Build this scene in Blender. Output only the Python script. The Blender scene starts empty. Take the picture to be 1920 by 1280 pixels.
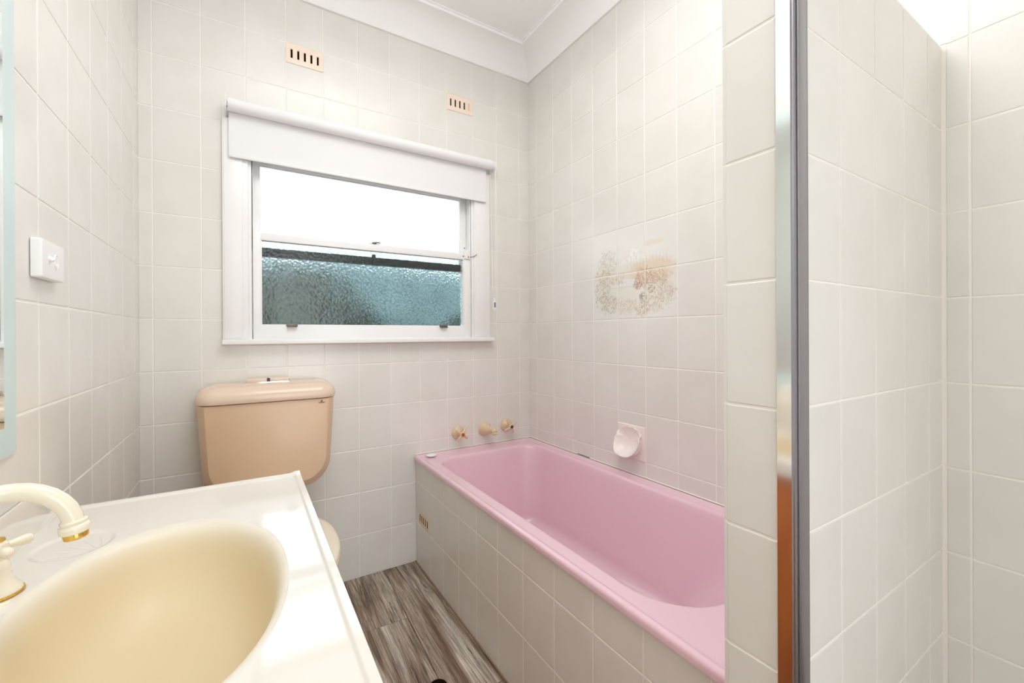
import bpy, bmesh, math, random
import numpy as np
from mathutils import Vector, Matrix
random.seed(7)
rng = np.random.RandomState(11)
S = bpy.context.scene
COL = S.collection
PI = math.pi

# ------------------------------------------------------------------ camera
FPX, YAW, PITCH, ROLL = 786.015, 0.53387, -0.00095, -0.0047
CAM = Vector((0.34173, -1.99671, 1.12466))
fwd = Vector((math.sin(YAW)*math.cos(PITCH), math.cos(YAW)*math.cos(PITCH), math.sin(PITCH)))
r0 = Vector((math.cos(YAW), -math.sin(YAW), 0)); u0 = r0.cross(fwd)
rgt = r0*math.cos(ROLL)+u0*math.sin(ROLL); upv = -r0*math.sin(ROLL)+u0*math.cos(ROLL)
cd = bpy.data.cameras.new('camera'); cam = bpy.data.objects.new('camera', cd); COL.objects.link(cam)
cam.matrix_world = Matrix(((rgt.x, upv.x, -fwd.x, CAM.x), (rgt.y, upv.y, -fwd.y, CAM.y),
                           (rgt.z, upv.z, -fwd.z, CAM.z), (0, 0, 0, 1)))
cd.sensor_width = 36; cd.lens = 36*FPX/1920
cd.shift_x = 34.22/1920; cd.shift_y = -12.37/1920
cd.clip_start = 0.02
S.camera = cam

# ------------------------------------------------------------------ world, lights, exposure
w = bpy.data.worlds.new('overcast_sky'); S.world = w; w.use_nodes = True
bg = w.node_tree.nodes['Background']
bg.inputs[0].default_value = (0.93, 0.97, 1.0, 1); bg.inputs[1].default_value = 3.0
S.view_settings.view_transform = 'Standard'; S.view_settings.look = 'None'
S.view_settings.gamma = 1; S.view_settings.use_curve_mapping = False
S.view_settings.exposure = 0.11
S.cycles.max_bounces = 12; S.cycles.diffuse_bounces = 6; S.cycles.glossy_bounces = 5
S.cycles.transmission_bounces = 8; S.cycles.use_denoising = True
S.cycles.sample_clamp_indirect = 6; S.cycles.caustics_refractive = True

def area(name, loc, rot, sx, sy, power, col=(1, 1, 1)):
    l = bpy.data.lights.new(name, 'AREA'); l.shape = 'RECTANGLE'; l.size = sx; l.size_y = sy
    l.energy = power; l.color = col
    o = bpy.data.objects.new(name, l); COL.objects.link(o); o.location = loc; o.rotation_euler = rot
    return o
area('added_fill_down', (0.80, -1.30, 2.475), (0, 0, 0), 0.9, 0.9, 11.5, (1, 1, 0.99))  # added fill light from above, no known lamp there
area('added_fill_up', (0.80, -1.30, 2.535), (PI, 0, 0), 0.9, 0.9, 8.5, (1, 1, 1))  # added upward fill to brighten the ceiling

# ------------------------------------------------------------------ materials
def mat(name, col, rough=0.5, metal=0.0, spec=0.5, coat=0.0):
    m = bpy.data.materials.new(name); m.use_nodes = True
    b = m.node_tree.nodes['Principled BSDF']
    b.inputs['Base Color'].default_value = (*col, 1); b.inputs['Roughness'].default_value = rough
    b.inputs['Metallic'].default_value = metal; b.inputs['Specular IOR Level'].default_value = spec
    b.inputs['Coat Weight'].default_value = coat
    return m
def lin(r, g, b):
    f = lambda c: ((c/255+0.055)/1.055)**2.4 if c > 10 else c/255/12.92
    return (f(r), f(g), f(b))
def N(m): return m.node_tree.nodes
def L(m, a, b): m.node_tree.links.new(a, b)
def bsdf(m): return N(m)['Principled BSDF']
def mottled(m, c1, c2, scale=6, detail=3, coord='Object', island=0.0):
    """soft colour mottling of a surface"""
    tc = N(m).new('ShaderNodeTexCoord'); no = N(m).new('ShaderNodeTexNoise')
    no.inputs['Scale'].default_value = scale; no.inputs['Detail'].default_value = detail
    geo = N(m).new('ShaderNodeNewGeometry')
    L(m, geo.outputs['Position'], no.inputs['Vector'])
    mx = N(m).new('ShaderNodeMix'); mx.data_type = 'RGBA'
    mx.inputs[6].default_value = (*c1, 1); mx.inputs[7].default_value = (*c2, 1)
    rmp = N(m).new('ShaderNodeMapRange'); rmp.inputs[1].default_value = 0.35; rmp.inputs[2].default_value = 0.65
    L(m, no.outputs[0], rmp.inputs[0]); L(m, rmp.outputs[0], mx.inputs[0])
    out = mx.outputs[2]
    if island:
        oi = N(m).new('ShaderNodeObjectInfo'); hs = N(m).new('ShaderNodeHueSaturation')
        mr = N(m).new('ShaderNodeMapRange'); mr.inputs[3].default_value = 1-island; mr.inputs[4].default_value = 1+island*0.6
        L(m, oi.outputs['Random'], mr.inputs[0]); L(m, mr.outputs[0], hs.inputs['Value']); L(m, out, hs.inputs['Color'])
        out = hs.outputs[0]
    L(m, out, bsdf(m).inputs['Base Color'])
def bump(m, scale, strength, dist=0.001, kind='noise', detail=2):
    geo = N(m).new('ShaderNodeNewGeometry')
    if kind == 'noise':
        t = N(m).new('ShaderNodeTexNoise'); t.inputs['Detail'].default_value = detail; o = t.outputs[0]
    else:
        t = N(m).new('ShaderNodeTexVoronoi'); t.feature = 'SMOOTH_F1'; o = t.outputs[0]
    t.inputs['Scale'].default_value = scale
    bp = N(m).new('ShaderNodeBump'); bp.inputs['Strength'].default_value = strength; bp.inputs['Distance'].default_value = dist
    L(m, geo.outputs['Position'], t.inputs['Vector']); L(m, o, bp.inputs['Height'])
    L(m, bp.outputs[0], bsdf(m).inputs['Normal'])
M = {}
TILE1, TILE2 = lin(236, 234, 229), lin(232, 230, 224)
M['tile'] = mat('glazed_tile', TILE1, 0.19); mottled(M['tile'], TILE1, TILE2, 7, 3, island=0.022); bump(M['tile'], 11, 0.22, 0.002)
M['grout'] = mat('cream_grout', lin(250, 246, 240), 0.8, spec=0.2)
M['grout_dim'] = mat('brown_silicone', lin(150, 128, 112), 0.6)
M['paint'] = mat('white_gloss_paint', lin(246, 246, 246), 0.28); bump(M['paint'], 60, 0.1, 0.0005)
M['ceiling'] = mat('white_ceiling_paint', lin(250, 250, 250), 0.85, spec=0.1)
M['wallpaint'] = mat('off_white_wall_paint', lin(232, 226, 216), 0.7, spec=0.2)
M['vent'] = mat('peach_vent_plastic', lin(250, 232, 216), 0.5); mottled(M['vent'], lin(250, 232, 216), lin(246, 226, 208), 30)
M['dark'] = mat('dark_void', lin(30, 20, 14), 0.9, spec=0.0)
M['plug'] = mat('plugged_slot', lin(232, 198, 160), 0.6)
M['blind'] = mat('white_blind_fabric', lin(240, 240, 242), 0.8, spec=0.15); bump(M['blind'], 900, 0.25, 0.0003)
M['plastic'] = mat('white_plastic', lin(246, 246, 246), 0.25)
M['chrome'] = mat('chrome', (0.86, 0.86, 0.87), 0.08, 1.0)
M['brightframe'] = mat('polished_aluminium', (0.93, 0.93, 0.93), 0.10, 1.0)
M['greyframe'] = mat('grey_anodised_aluminium', (0.36, 0.36, 0.40), 0.3, 1.0)
M['gold'] = mat('brass', (0.80, 0.52, 0.12), 0.15, 1.0)
M['ivory'] = mat('ivory_enamel', lin(240, 232, 212), 0.12, coat=0.4)
M['gel'] = mat('cream_gelcoat', lin(234, 229, 221), 0.10, coat=0.5); bump(M['gel'], 12, 0.12, 0.001)
M['bowl'] = mat('basin_gelcoat', lin(228, 213, 178), 0.45, coat=0.0)
M['pink'] = mat('pink_bath_enamel', lin(238, 203, 216), 0.14, coat=0.35); bump(M['pink'], 15, 0.08, 0.001)
M['beige'] = mat('beige_cistern', lin(224, 190, 160), 0.32, coat=0.1); mottled(M['beige'], lin(224, 194, 164), lin(220, 189, 154), 4)
M['lid'] = mat('pale_beige_lid', lin(236, 212, 192), 0.22, coat=0.2)
M['seat'] = mat('ivory_seat', lin(244, 232, 212), 0.25)
M['tapcream'] = mat('beige_tap_enamel', lin(226, 204, 168), 0.2)
M['shell'] = mat('pale_pink_ceramic', lin(250, 240, 236), 0.2)
M['timber'] = mat('orange_timber', lin(186, 104, 48), 0.3)
M['red'] = mat('red_cap', lin(190, 80, 40), 0.4)
M['blackcap'] = mat('dark_cap', lin(70, 50, 40), 0.4)
M['brownprint'] = mat('brown_print', lin(120, 60, 30), 0.5)
M['silhouette_rail'] = mat('rail_silhouette_colour', lin(44, 50, 50), 0.5)  # silhouette of the rail against daylight put into its colour
M['hard'] = mat('window_hardware_metal', lin(120, 116, 108), 0.35, 0.8)
M['label'] = mat('blue_printed_label', lin(110, 130, 170), 0.5)
M['fence'] = mat('pale_teal_fence_paint', lin(128, 150, 152), 0.7); mottled(M['fence'], lin(84, 108, 112), lin(122, 148, 152), 3)
M['hedge'] = mat('hedge_leaf', lin(48, 72, 46), 0.7); mottled(M['hedge'], lin(14, 26, 18), lin(50, 72, 46), 9)
M['ground'] = mat('outdoor_ground', lin(96, 104, 86), 0.9); mottled(M['ground'], lin(80, 92, 72), lin(120, 118, 104), 2)
M['concrete'] = mat('drain_rim_metal', lin(120, 110, 100), 0.4, 0.6)

a_ = N(M['bowl']).new('ShaderNodeVertexColor'); a_.layer_name = 'bounce_tone'
x_ = N(M['bowl']).new('ShaderNodeMix'); x_.data_type = 'RGBA'; x_.inputs[6].default_value = (*lin(234, 226, 211), 1); x_.inputs[7].default_value = (*lin(224, 206, 170), 1)  # bounced light inside the bowl put into the colour, yellower below the rim
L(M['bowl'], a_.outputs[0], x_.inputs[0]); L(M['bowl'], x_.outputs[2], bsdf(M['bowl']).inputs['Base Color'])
# timber grain on vanity cabinet
def grain(m, c1, c2, sc=(40, 40, 3)):
    geo = N(m).new('ShaderNodeNewGeometry'); mp = N(m).new('ShaderNodeMapping'); mp.inputs['Scale'].default_value = sc
    no = N(m).new('ShaderNodeTexNoise'); no.inputs['Scale'].default_value = 1; no.inputs['Detail'].default_value = 5
    cr = N(m).new('ShaderNodeValToRGB'); cr.color_ramp.elements[0].position = 0.35; cr.color_ramp.elements[1].position = 0.65
    cr.color_ramp.elements[0].color = (*c1, 1); cr.color_ramp.elements[1].color = (*c2, 1)
    L(m, geo.outputs['Position'], mp.inputs[0]); L(m, mp.outputs[0], no.inputs['Vector'])
    L(m, no.outputs[0], cr.inputs[0]); L(m, cr.outputs[0], bsdf(m).inputs['Base Color'])
grain(M['timber'], lin(168, 86, 36), lin(206, 124, 62))

# weathered grey-brown vinyl planks
def plank_mat():
    m = mat('weathered_vinyl_plank', (0.3, 0.25, 0.2), 0.42)
    geo = N(m).new('ShaderNodeNewGeometry'); oi = N(m).new('ShaderNodeObjectInfo')
    off = N(m).new('ShaderNodeCombineXYZ'); mul = N(m).new('ShaderNodeMath'); mul.operation = 'MULTIPLY'; mul.inputs[1].default_value = 37
    L(m, oi.outputs['Random'], mul.inputs[0]); L(m, mul.outputs[0], off.inputs[0]); L(m, mul.outputs[0], off.inputs[1])
    add = N(m).new('ShaderNodeVectorMath'); L(m, geo.outputs['Position'], add.inputs[0]); L(m, off.outputs[0], add.inputs[1])
    def noise(sc, detail, dist=0.0, rough=0.6):
        mp = N(m).new('ShaderNodeMapping'); mp.inputs['Scale'].default_value = sc
        mp.inputs['Rotation'].default_value = (0, 0, math.radians(2.2))
        no = N(m).new('ShaderNodeTexNoise'); no.inputs['Scale'].default_value = 1; no.inputs['Detail'].default_value = detail
        no.inputs['Distortion'].default_value = dist; no.inputs['Roughness'].default_value = rough
        L(m, add.outputs[0], mp.inputs[0]); L(m, mp.outputs[0], no.inputs['Vector']); return no.outputs[0]
    a = noise((24, 1.7, 1), 6, 0.9); b = noise((230, 6, 1), 6, 0.3, 0.75); c = noise((6, 1.6, 1), 3, 0.6); d = noise((44, 1.8, 1), 7, 1.6, 0.75)
    def ramp(x, stops):
        cr = N(m).new('ShaderNodeValToRGB'); e = cr.color_ramp.elements
        e[0].position, e[0].color = stops[0][0], (*stops[0][1], 1); e[1].position, e[1].color = stops[-1][0], (*stops[-1][1], 1)
        for p_, c_ in stops[1:-1]:
            n = e.new(p_); n.color = (*c_, 1)
        L(m, x, cr.inputs[0]); return cr.outputs[0]
    base = ramp(a, [(0.34, lin(128, 106, 88)), (0.45, lin(166, 147, 130)), (0.55, lin(196, 182, 168)), (0.66, lin(226, 219, 210))])
    fine = ramp(b, [(0.40, (0.42,)*3), (0.60, (1.15,)*3)])
    crack = ramp(d, [(0.37, (0.22, 0.18, 0.15)), (0.43, (1, 1, 1)), (1.0, (1, 1, 1))])
    big = ramp(c, [(0.35, (0.86, 0.84, 0.82)), (0.65, (1.08, 1.08, 1.08))])
    cur = base
    for k in (fine, crack, big):
        mx = N(m).new('ShaderNodeMix'); mx.data_type = 'RGBA'; mx.blend_type = 'MULTIPLY'; mx.inputs[0].default_value = 1
        L(m, cur, mx.inputs[6]); L(m, k, mx.inputs[7]); cur = mx.outputs[2]
    L(m, cur, bsdf(m).inputs['Base Color'])
    bp = N(m).new('ShaderNodeBump'); bp.inputs['Strength'].default_value = 0.3; bp.inputs['Distance'].default_value = 0.001
    L(m, b, bp.inputs['Height']); L(m, bp.outputs[0], bsdf(m).inputs['Normal'])
    return m
M['plank'] = plank_mat()

# obscure window glass
def glass(name, rough, bscale, bstr, col):
    m = mat(name, col, rough); b = bsdf(m)
    b.inputs['Transmission Weight'].default_value = 1.0; b.inputs['IOR'].default_value = 1.45
    bump(m, bscale, bstr, 0.0012, 'voronoi')
    return m
M['glass_low'] = glass('patterned_obscure_glass', 0.15, 105, 1.0, (0.80, 0.90, 0.90))
def relief_tint(m, sc, c1, c2):
    geo = N(m).new('ShaderNodeNewGeometry'); v = N(m).new('ShaderNodeTexVoronoi'); v.inputs['Scale'].default_value = sc
    mx = N(m).new('ShaderNodeMix'); mx.data_type = 'RGBA'; mx.inputs[6].default_value = (*c1, 1); mx.inputs[7].default_value = (*c2, 1)
    L(m, geo.outputs['Position'], v.inputs['Vector']); L(m, v.outputs['Distance'], mx.inputs[0]); L(m, mx.outputs[2], bsdf(m).inputs['Base Color'])
relief_tint(M['glass_low'], 105, (0.98, 1.0, 1.0), (0.42, 0.56, 0.58))
M['glass_up'] = glass('frosted_glass', 0.48, 120, 0.5, (0.98, 1.0, 1.0))
M['mirror'] = mat('silvered_mirror', (0.86, 0.93, 0.92), 0.015, 1.0)
M['mirroredge'] = mat('bevelled_mirror_edge', (0.66, 0.80, 0.80), 0.35, 0.0)
def mural_mat():
    m = mat('tile_with_printed_landscape', TILE1, 0.12); a = N(m).new('ShaderNodeVertexColor'); a.layer_name = 'print'
    L(m, a.outputs[0], bsdf(m).inputs['Base Color']); return m
M['mural'] = mural_mat()

# ------------------------------------------------------------------ mesh helpers
ORG = {}
def org(p): return ORG.get(p.name, Vector((0, 0, 0))) if p else Vector((0, 0, 0))
def link(name, me, parent=None, loc=(0, 0, 0)):
    o = bpy.data.objects.new(name, me); COL.objects.link(o); o.location = loc
    if parent: o.parent = parent
    ORG[o.name] = org(parent) + Vector(loc)
    return o
def obj(name, vf, m, parent=None, smooth=40, mats=None, midx=None, origin=None):
    """vertices in world coordinates; stored relative to the parent"""
    V, F = vf
    base = org(parent) if parent else Vector(origin or (0, 0, 0))
    me = bpy.data.meshes.new(name)
    me.from_pydata([(v[0]-base.x, v[1]-base.y, v[2]-base.z) for v in V], [], F)
    for mm in (mats or [m]): me.materials.append(mm)
    if midx is not None: me.polygons.foreach_set('material_index', midx)
    bm = bmesh.new(); bm.from_mesh(me); bmesh.ops.recalc_face_normals(bm, faces=bm.faces); bm.to_mesh(me); bm.free()
    if smooth:
        me.shade_smooth(); me.set_sharp_from_angle(angle=math.radians(smooth))
    me.update()
    return link(name, me, parent, (0, 0, 0) if parent else base)
def thing(name, label, cat, loc, group=None):
    e = bpy.data.objects.new(name, None); COL.objects.link(e); e.location = loc; e.empty_display_size = 0.05
    e['label'] = label; e['category'] = cat
    if group: e['group'] = group
    ORG[e.name] = Vector(loc); return e
def tag(o, label, cat, group=None):
    o['label'] = label; o['category'] = cat
    if group: o['group'] = group
    return o
def struct(o): o['kind'] = 'structure'; return o
def join(*vfs):
    V, F = [], []
    for v, f in vfs:
        n = len(V); V += [tuple(x) for x in v]; F += [tuple(i+n for i in q) for q in f]
    return V, F
def box(lo, hi, bev=0.0, seg=2):
    bm = bmesh.new()
    bmesh.ops.create_cube(bm, size=1, matrix=Matrix.Translation([(a+b)/2 for a, b in zip(lo, hi)]) @ Matrix.Diagonal([b-a for a, b in zip(lo, hi)]+[1]))
    if bev: bmesh.ops.bevel(bm, geom=bm.edges[:], offset=bev, segments=seg, profile=0.5, affect='EDGES')
    V = [tuple(v.co) for v in bm.verts]; F = [tuple(v.index for v in f.verts) for f in bm.faces]; bm.free()
    return V, F
def loft(rings, cap=(True, True), closed=False):
    V, F = [], []; n = len(rings[0])
    for r in rings: V += [tuple(p) for p in r]
    k = len(rings)
    for i in range(k if closed else k-1):
        a, b = i*n, ((i+1) % k)*n
        for j in range(n):
            j2 = (j+1) % n; F.append((a+j, a+j2, b+j2, b+j))
    if not closed:
        if cap[0]: F.append(tuple(range(n))[::-1])
        if cap[1]: F.append(tuple(range((k-1)*n, k*n)))
    return V, F
def frame(d):
    d = Vector(d).normalized(); a = Vector((0, 0, 1)) if abs(d.z) < 0.9 else Vector((1, 0, 0))
    x = a.cross(d).normalized(); return x, d.cross(x)
def lathe(origin, axis, prof, n=32, cap=(True, True), scale=(1, 1)):
    """prof: list of (radius, height along axis)"""
    o = Vector(origin); d = Vector(axis).normalized(); x, y = frame(d)
    return loft([[o+d*h+x*(r*scale[0]*math.cos(2*PI*i/n))+y*(r*scale[1]*math.sin(2*PI*i/n)) for i in range(n)] for r, h in prof], cap)
def tube(path, rad, n=16, cap=(True, True), closed=False):
    P = [Vector(p) for p in path]; k = len(P); rad = rad if hasattr(rad, '__len__') else [rad]*k
    rings = []; x = None
    for i, p in enumerate(P):
        if closed: t = (P[(i+1) % k]-P[i-1]).normalized()
        else: t = (P[min(i+1, k-1)]-P[max(i-1, 0)]).normalized()
        if x is None: x, y = frame(t)
        else: x = (x-t*x.dot(t)).normalized(); y = t.cross(x)
        rings.append([p+x*(rad[i]*math.cos(2*PI*j/n))+y*(rad[i]*math.sin(2*PI*j/n)) for j in range(n)])
    return loft(rings, cap, closed)
def rrect(cx, cy, hx, hy, r, z, n=8):
    """rounded rectangle ring, fixed count; r may be a 4-list (++, -+, --, +-)"""
    rr = r if hasattr(r, '__len__') else [r]*4
    out = []
    for q, (sx, sy) in enumerate(((1, 1), (-1, 1), (-1, -1), (1, -1))):
        c = rr[q]
        for i in range(n+1):
            a = q*PI/2+PI/2*i/n
            out.append((cx+sx*(hx-c)+c*math.cos(a), cy+sy*(hy-c)+c*math.sin(a), z))
    return out
def densify(ring, m):
    """insert extra points on long straights so shading stays clean"""
    out = []; n = len(ring)
    for i in range(n):
        a, b = Vector(ring[i]), Vector(ring[(i+1) % n]); out.append(tuple(a))
        if (i+1) % (n//4) == 0:
            for k in range(1, m): out.append(tuple(a.lerp(b, k/m)))
    return out

# ------------------------------------------------------------------ tiling
ROW0, RH = 1.18842, 0.19865
GAP, PROUD = 0.0017, 0.0013
tile_cache = {}
def tile_mesh(w, h, mp, key, m):
    k = (round(w, 4), round(h, 4), key)
    if k in tile_cache: return tile_cache[k]
    b = min(0.0022, w*0.2, h*0.2); e = 0.0009
    rings = []
    for ins, dz in ((0, -0.006), (0, PROUD-0.0009), (b*0.45, PROUD-0.0002), (b, PROUD)):
        a, c = w/2-ins, h/2-ins; rings.append([mp(u, v, dz) for u, v in ((-a, -c), (a, -c), (a, c), (-a, c))])
    V, F = loft(rings, (False, True))
    me = bpy.data.meshes.new('tile'); me.from_pydata(V, [], F); me.materials.append(m)
    bm = bmesh.new(); bm.from_mesh(me)
    # normals outwards along n
    nrm = Vector(mp(0, 0, 1))-Vector(mp(0, 0, 0))
    bm.faces.ensure_lookup_table(); top = bm.faces[-1]; top.normal_update()
    if top.normal.dot(nrm) < 0: bmesh.ops.reverse_faces(bm, faces=bm.faces)
    bm.to_mesh(me); bm.free(); me.shade_flat(); tile_cache[k] = me
    return me
def union_mesh(cells, mp, m):
    xs = sorted({round(c, 5) for r in cells for c in (r[0], r[1])}); ys = sorted({round(c, 5) for r in cells for c in (r[2], r[3])})
    V, F = [], []; idx = {}
    def vid(i, j, z):
        if (i, j, z) not in idx: idx[(i, j, z)] = len(V); V.append(mp(xs[i], ys[j], PROUD if z else -0.006))
        return idx[(i, j, z)]
    on = set()
    for r in cells:
        for i in range(len(xs)-1):
            for j in range(len(ys)-1):
                cx, cy = (xs[i]+xs[i+1])/2, (ys[j]+ys[j+1])/2
                if r[0] < cx < r[1] and r[2] < cy < r[3]: on.add((i, j))
    for i, j in on:
        F.append((vid(i, j, 1), vid(i+1, j, 1), vid(i+1, j+1, 1), vid(i, j+1, 1)))
        for (di, dj, a, b) in ((-1, 0, (i, j), (i, j+1)), (1, 0, (i+1, j), (i+1, j+1)), (0, -1, (i, j), (i+1, j)), (0, 1, (i, j+1), (i+1, j+1))):
            if (i+di, j+dj) not in on: F.append((vid(*a, 1), vid(*b, 1), vid(*b, 0), vid(*a, 0)))
    return V, F
def tiling(parent, key, mp, us, vs, excl=(), m=None, skip=(), jit=0.0009):
    """mp(u,v,n)->world; us, vs sorted grout-line positions; excl list of (u0,u1,v0,v1)"""
    m = m or M['tile']; us = sorted(us); vs = sorted(vs)
    O = Vector(mp(0, 0, 0))
    lm = lambda u, v, n: tuple(Vector(mp(u, v, n))-O)
    for i in range(len(us)-1):
        for j in range(len(vs)-1):
            c = (us[i]+GAP, us[i+1]-GAP, vs[j]+GAP, vs[j+1]-GAP)
            if c[1]-c[0] < 0.006 or c[3]-c[2] < 0.006: continue
            mid = ((c[0]+c[1])/2, (c[2]+c[3])/2)
            if any(s[0] < mid[0] < s[1] and s[2] < mid[1] < s[3] for s in skip): continue
            hit = [e for e in excl if e[0] < c[1] and e[1] > c[0] and e[2] < c[3] and e[3] > c[2]]
            cells = [c]
            if hit:
                xs = sorted({c[0], c[1]} | {x for e in hit for x in e[:2] if c[0] < x < c[1]})
                ys = sorted({c[2], c[3]} | {y for e in hit for y in e[2:] if c[2] < y < c[3]})
                cells = [(xs[a], xs[a+1], ys[b], ys[b+1]) for a in range(len(xs)-1) for b in range(len(ys)-1)
                         if not any(e[0]-1e-6 < (xs[a]+xs[a+1])/2 < e[1]+1e-6 and e[2]-1e-6 < (ys[b]+ys[b+1])/2 < e[3]+1e-6 for e in hit)]
                if not cells: continue
                bb = (min(r[0] for r in cells), max(r[1] for r in cells), min(r[2] for r in cells), max(r[3] for r in cells))
                ar = sum((r[1]-r[0])*(r[3]-r[2]) for r in cells)
                if abs((bb[1]-bb[0])*(bb[3]-bb[2])-ar) > 1e-7:
                    V, F = union_mesh(cells, mp, m)
                    o = obj('tile', (V, F), m, parent, smooth=30); continue
                c = bb
                if c[1]-c[0] < 0.005 or c[3]-c[2] < 0.005: continue
            me = tile_mesh(c[1]-c[0], c[3]-c[2], lm, key, m)
            P = Vector(mp((c[0]+c[1])/2, (c[2]+c[3])/2, 0))-org(parent)
            o = link('tile', me, parent, P)
            if hit == []: o.rotation_euler = [random.uniform(-jit, jit) for _ in range(3)]
rows = [ROW0+k*RH for k in range(-6, 8)]
XR = 1.7627
CZ = 2.578      # underside of cornice
TUBEND = -1.584

# ------------------------------------------------------------------ room shell
fl = struct(obj('floor', box((-0.1, -3.8, -0.12), (XR+0.1, 0.1, -0.0045)), M['dark'], smooth=0))
# planks, running almost parallel to the side walls
ang = math.radians(2.0)
def plank(u0, u1, v0, v1):
    g = 0.0010; x0, x1, y0, y1 = u0+g, u1-g, v0+g, v1-g
    def rot(r): return [(0.905+(x-0.905)*math.cos(ang)-y*math.sin(ang)*-1*-1, y*math.cos(ang)+(x-0.905)*math.sin(ang), z) for x, y, z in r]
    def R4(i, z): return rot([(x0+i, y0+i, z), (x1-i, y0+i, z), (x1-i, y1-i, z), (x0+i, y1-i, z)])
    obj('plank', loft([R4(0, -0.0045), R4(0, -0.0008), R4(0.001, 0.0)], (False, True)), M['plank'], fl, smooth=0)
ang = -ang
PW = 0.18
joint = {0: [-0.83, -2.0], -1: [-0.385, -1.585], 1: [-0.5, -1.7], -2: [-1.0, -2.2], -3: [-0.2, -1.4], -4: [-0.75, -1.9], 2: [-0.4, -1.5], 3: [-1.2], 4: [-0.6, -1.9]}
for k in range(-5, 5):
    u = 0.905+k*PW
    js = [0.06]+joint.get(k, [-0.9])+[-2.84]
    for a, b in zip(js[:-1], js[1:]): plank(u, u+PW, b, a)

# walls (grout bed) with the tiles as pieces
WL_ = struct(obj('wall_left', box((-0.12, -2.85, -0.1), (0.0, 0.12, 2.75)), M['grout'], smooth=0))
leftY = [0.0]+[-0.0713-0.1587*k for k in range(0, 12)]
zt = sorted([CZ]+[z for z in rows if z < CZ-0.005])
zt[0] = 0.0005
tiling(WL_, 'L', lambda u, v, n: (n, u, v), leftY, zt)
SPLIT = struct(obj('wall_right', box((XR, -2.85, -0.1), (XR+0.12, 0.12, 2.75)), M['grout'], smooth=0))
rightY = [0.0]+[-0.0753-0.15*k for k in range(0, 11)]
MURAL = (-0.9753, -0.5253, ROW0, ROW0+2*RH)
SOAP = (-0.8253, -0.6753, 0.592, 0.7375)
tiling(SPLIT, 'R', lambda u, v, n: (XR-n, u, v), rightY, zt, excl=[SOAP], skip=[MURAL])
zs = [0.0005]+[1.205+k*RH for k in range(-5, 7)]+[CZ]
tiling(SPLIT, 'R', lambda u, v, n: (XR-n, u, v), [-1.5753]+[-1.728-0.15*k for k in range(0, 4)], zs, excl=[(-1.690, -1.57, 0, 1.805)])
# back wall with the window opening
WX0, WX1, WZ0, WZ1 = 0.360, 1.386, 1.108, 1.89
wb = join(box((0, 0, -0.1), (WX0, 0.12, 2.75)), box((WX1, 0, -0.1), (XR, 0.12, 2.75)),
          box((WX0, 0, -0.1), (WX1, 0.12, WZ0)), box((WX0, 0, WZ1), (WX1, 0.12, 2.75)))
WB = struct(obj('wall_back', wb, M['grout'], smooth=0))
backX = [0.0]+[0.0437+0.15*k for k in range(0, 12)]+[XR]
VENT1 = (0.4945, 0.6430, 2.2955, 2.3785); VENT2 = (1.2447, 1.3927, 2.2955, 2.3785)
ARCH = (0.262, 1.489, 1.088, 2.0)
tiling(WB, 'B', lambda u, v, n: (u, -n, v), backX, zt, excl=[ARCH, (0.258, 1.504, 1.086, 1.11), VENT1, VENT2])
# rear wall (behind the camera) with a doorway left open to the sky for added fill
WRr = struct(obj('wall_rear', join(box((0, -2.85, -0.1), (0.35, -2.75, 2.75)), box((1.15, -2.85, -0.1), (XR, -2.75, 2.75)),
      box((0.35, -2.85, 2.06), (1.15, -2.75, 2.75))), M['wallpaint'], smooth=0))
D = struct(obj('door_1', box((0.30, -3.62, 0.008), (0.34, -2.86, 2.05), 0.003), M['paint']))   # swung open; no hall built, sky light comes straight in
obj('door_handle', join(lathe((0.34, -3.55, 1.0), (1, 0, 0), [(0.026, 0), (0.026, 0.008), (0.01, 0.012), (0.01, 0.04)], 20),
    tube([(0.378, -3.55, 1.0), (0.382, -3.51, 1.0), (0.38, -3.44, 1.0)], [0.009, 0.009, 0.007], 12)), M['chrome'], D)
struct(obj('trim_1', join(box((0.285, -2.752, 0), (0.352, -2.735, 2.12), 0.003), box((1.148, -2.752, 0), (1.215, -2.735, 2.12), 0.003),
      box((0.352, -2.752, 2.055), (1.148, -2.735, 2.12), 0.003)), M['paint']))
# ceiling and cove cornice
CH = 2.70
CE = struct(obj('ceiling', box((-0.1, -2.85, CH), (XR+0.1, 0.1, CH+0.1)), M['ceiling'], smooth=0))
def cornice(name, mpf, length):
    pr = [(0.0, CZ), (0.012, CZ), (0.014, CZ+0.012)]
    for i in range(13):
        a = PI/2*i/12; pr.append((0.014+0.108*(1-math.cos(a)), CZ+0.012+0.096*math.sin(a)))
    pr += [(0.134, CH-0.014), (0.136, CH-0.004), (0.146, CH-0.003), (0.147, CH)]
    pr.append((0.0, CH))
    A = [mpf(d, z, 0) for d, z in pr]; B = [mpf(d, z, 1) for d, z in pr]
    return struct(obj(name, loft([A, B], (True, True)), M['ceiling'], smooth=35))
cornice('trim_2', lambda d, z, t: ((d if t == 0 else XR-d), -d, z), 0)
cornice('trim_3', lambda d, z, t: (XR-d, (-d if t == 0 else -2.75+d), z), 0)
cornice('trim_4', lambda d, z, t: (d, (-2.75+d if t == 0 else -d), z), 0)
cornice('trim_5', lambda d, z, t: ((XR-d if t == 0 else d), -2.75+d, z), 0)
# added panel fitting for the added fill lights, out of view above
t = thing('added_light_panel', 'added flat square white panel, out of view under the ceiling, for the added fill lights', 'light', (0.80, -1.30, CH))
obj('added_panel', box((0.33, -1.77, 2.485), (1.27, -0.83, 2.525), 0.004), M['plastic'], t)
for sx in (-1, 1): obj('suspension_rod', tube([(0.80+sx*0.3, -1.30, 2.525), (0.80+sx*0.3, -1.30, CH)], 0.005, 10), M['chrome'], t)

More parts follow.
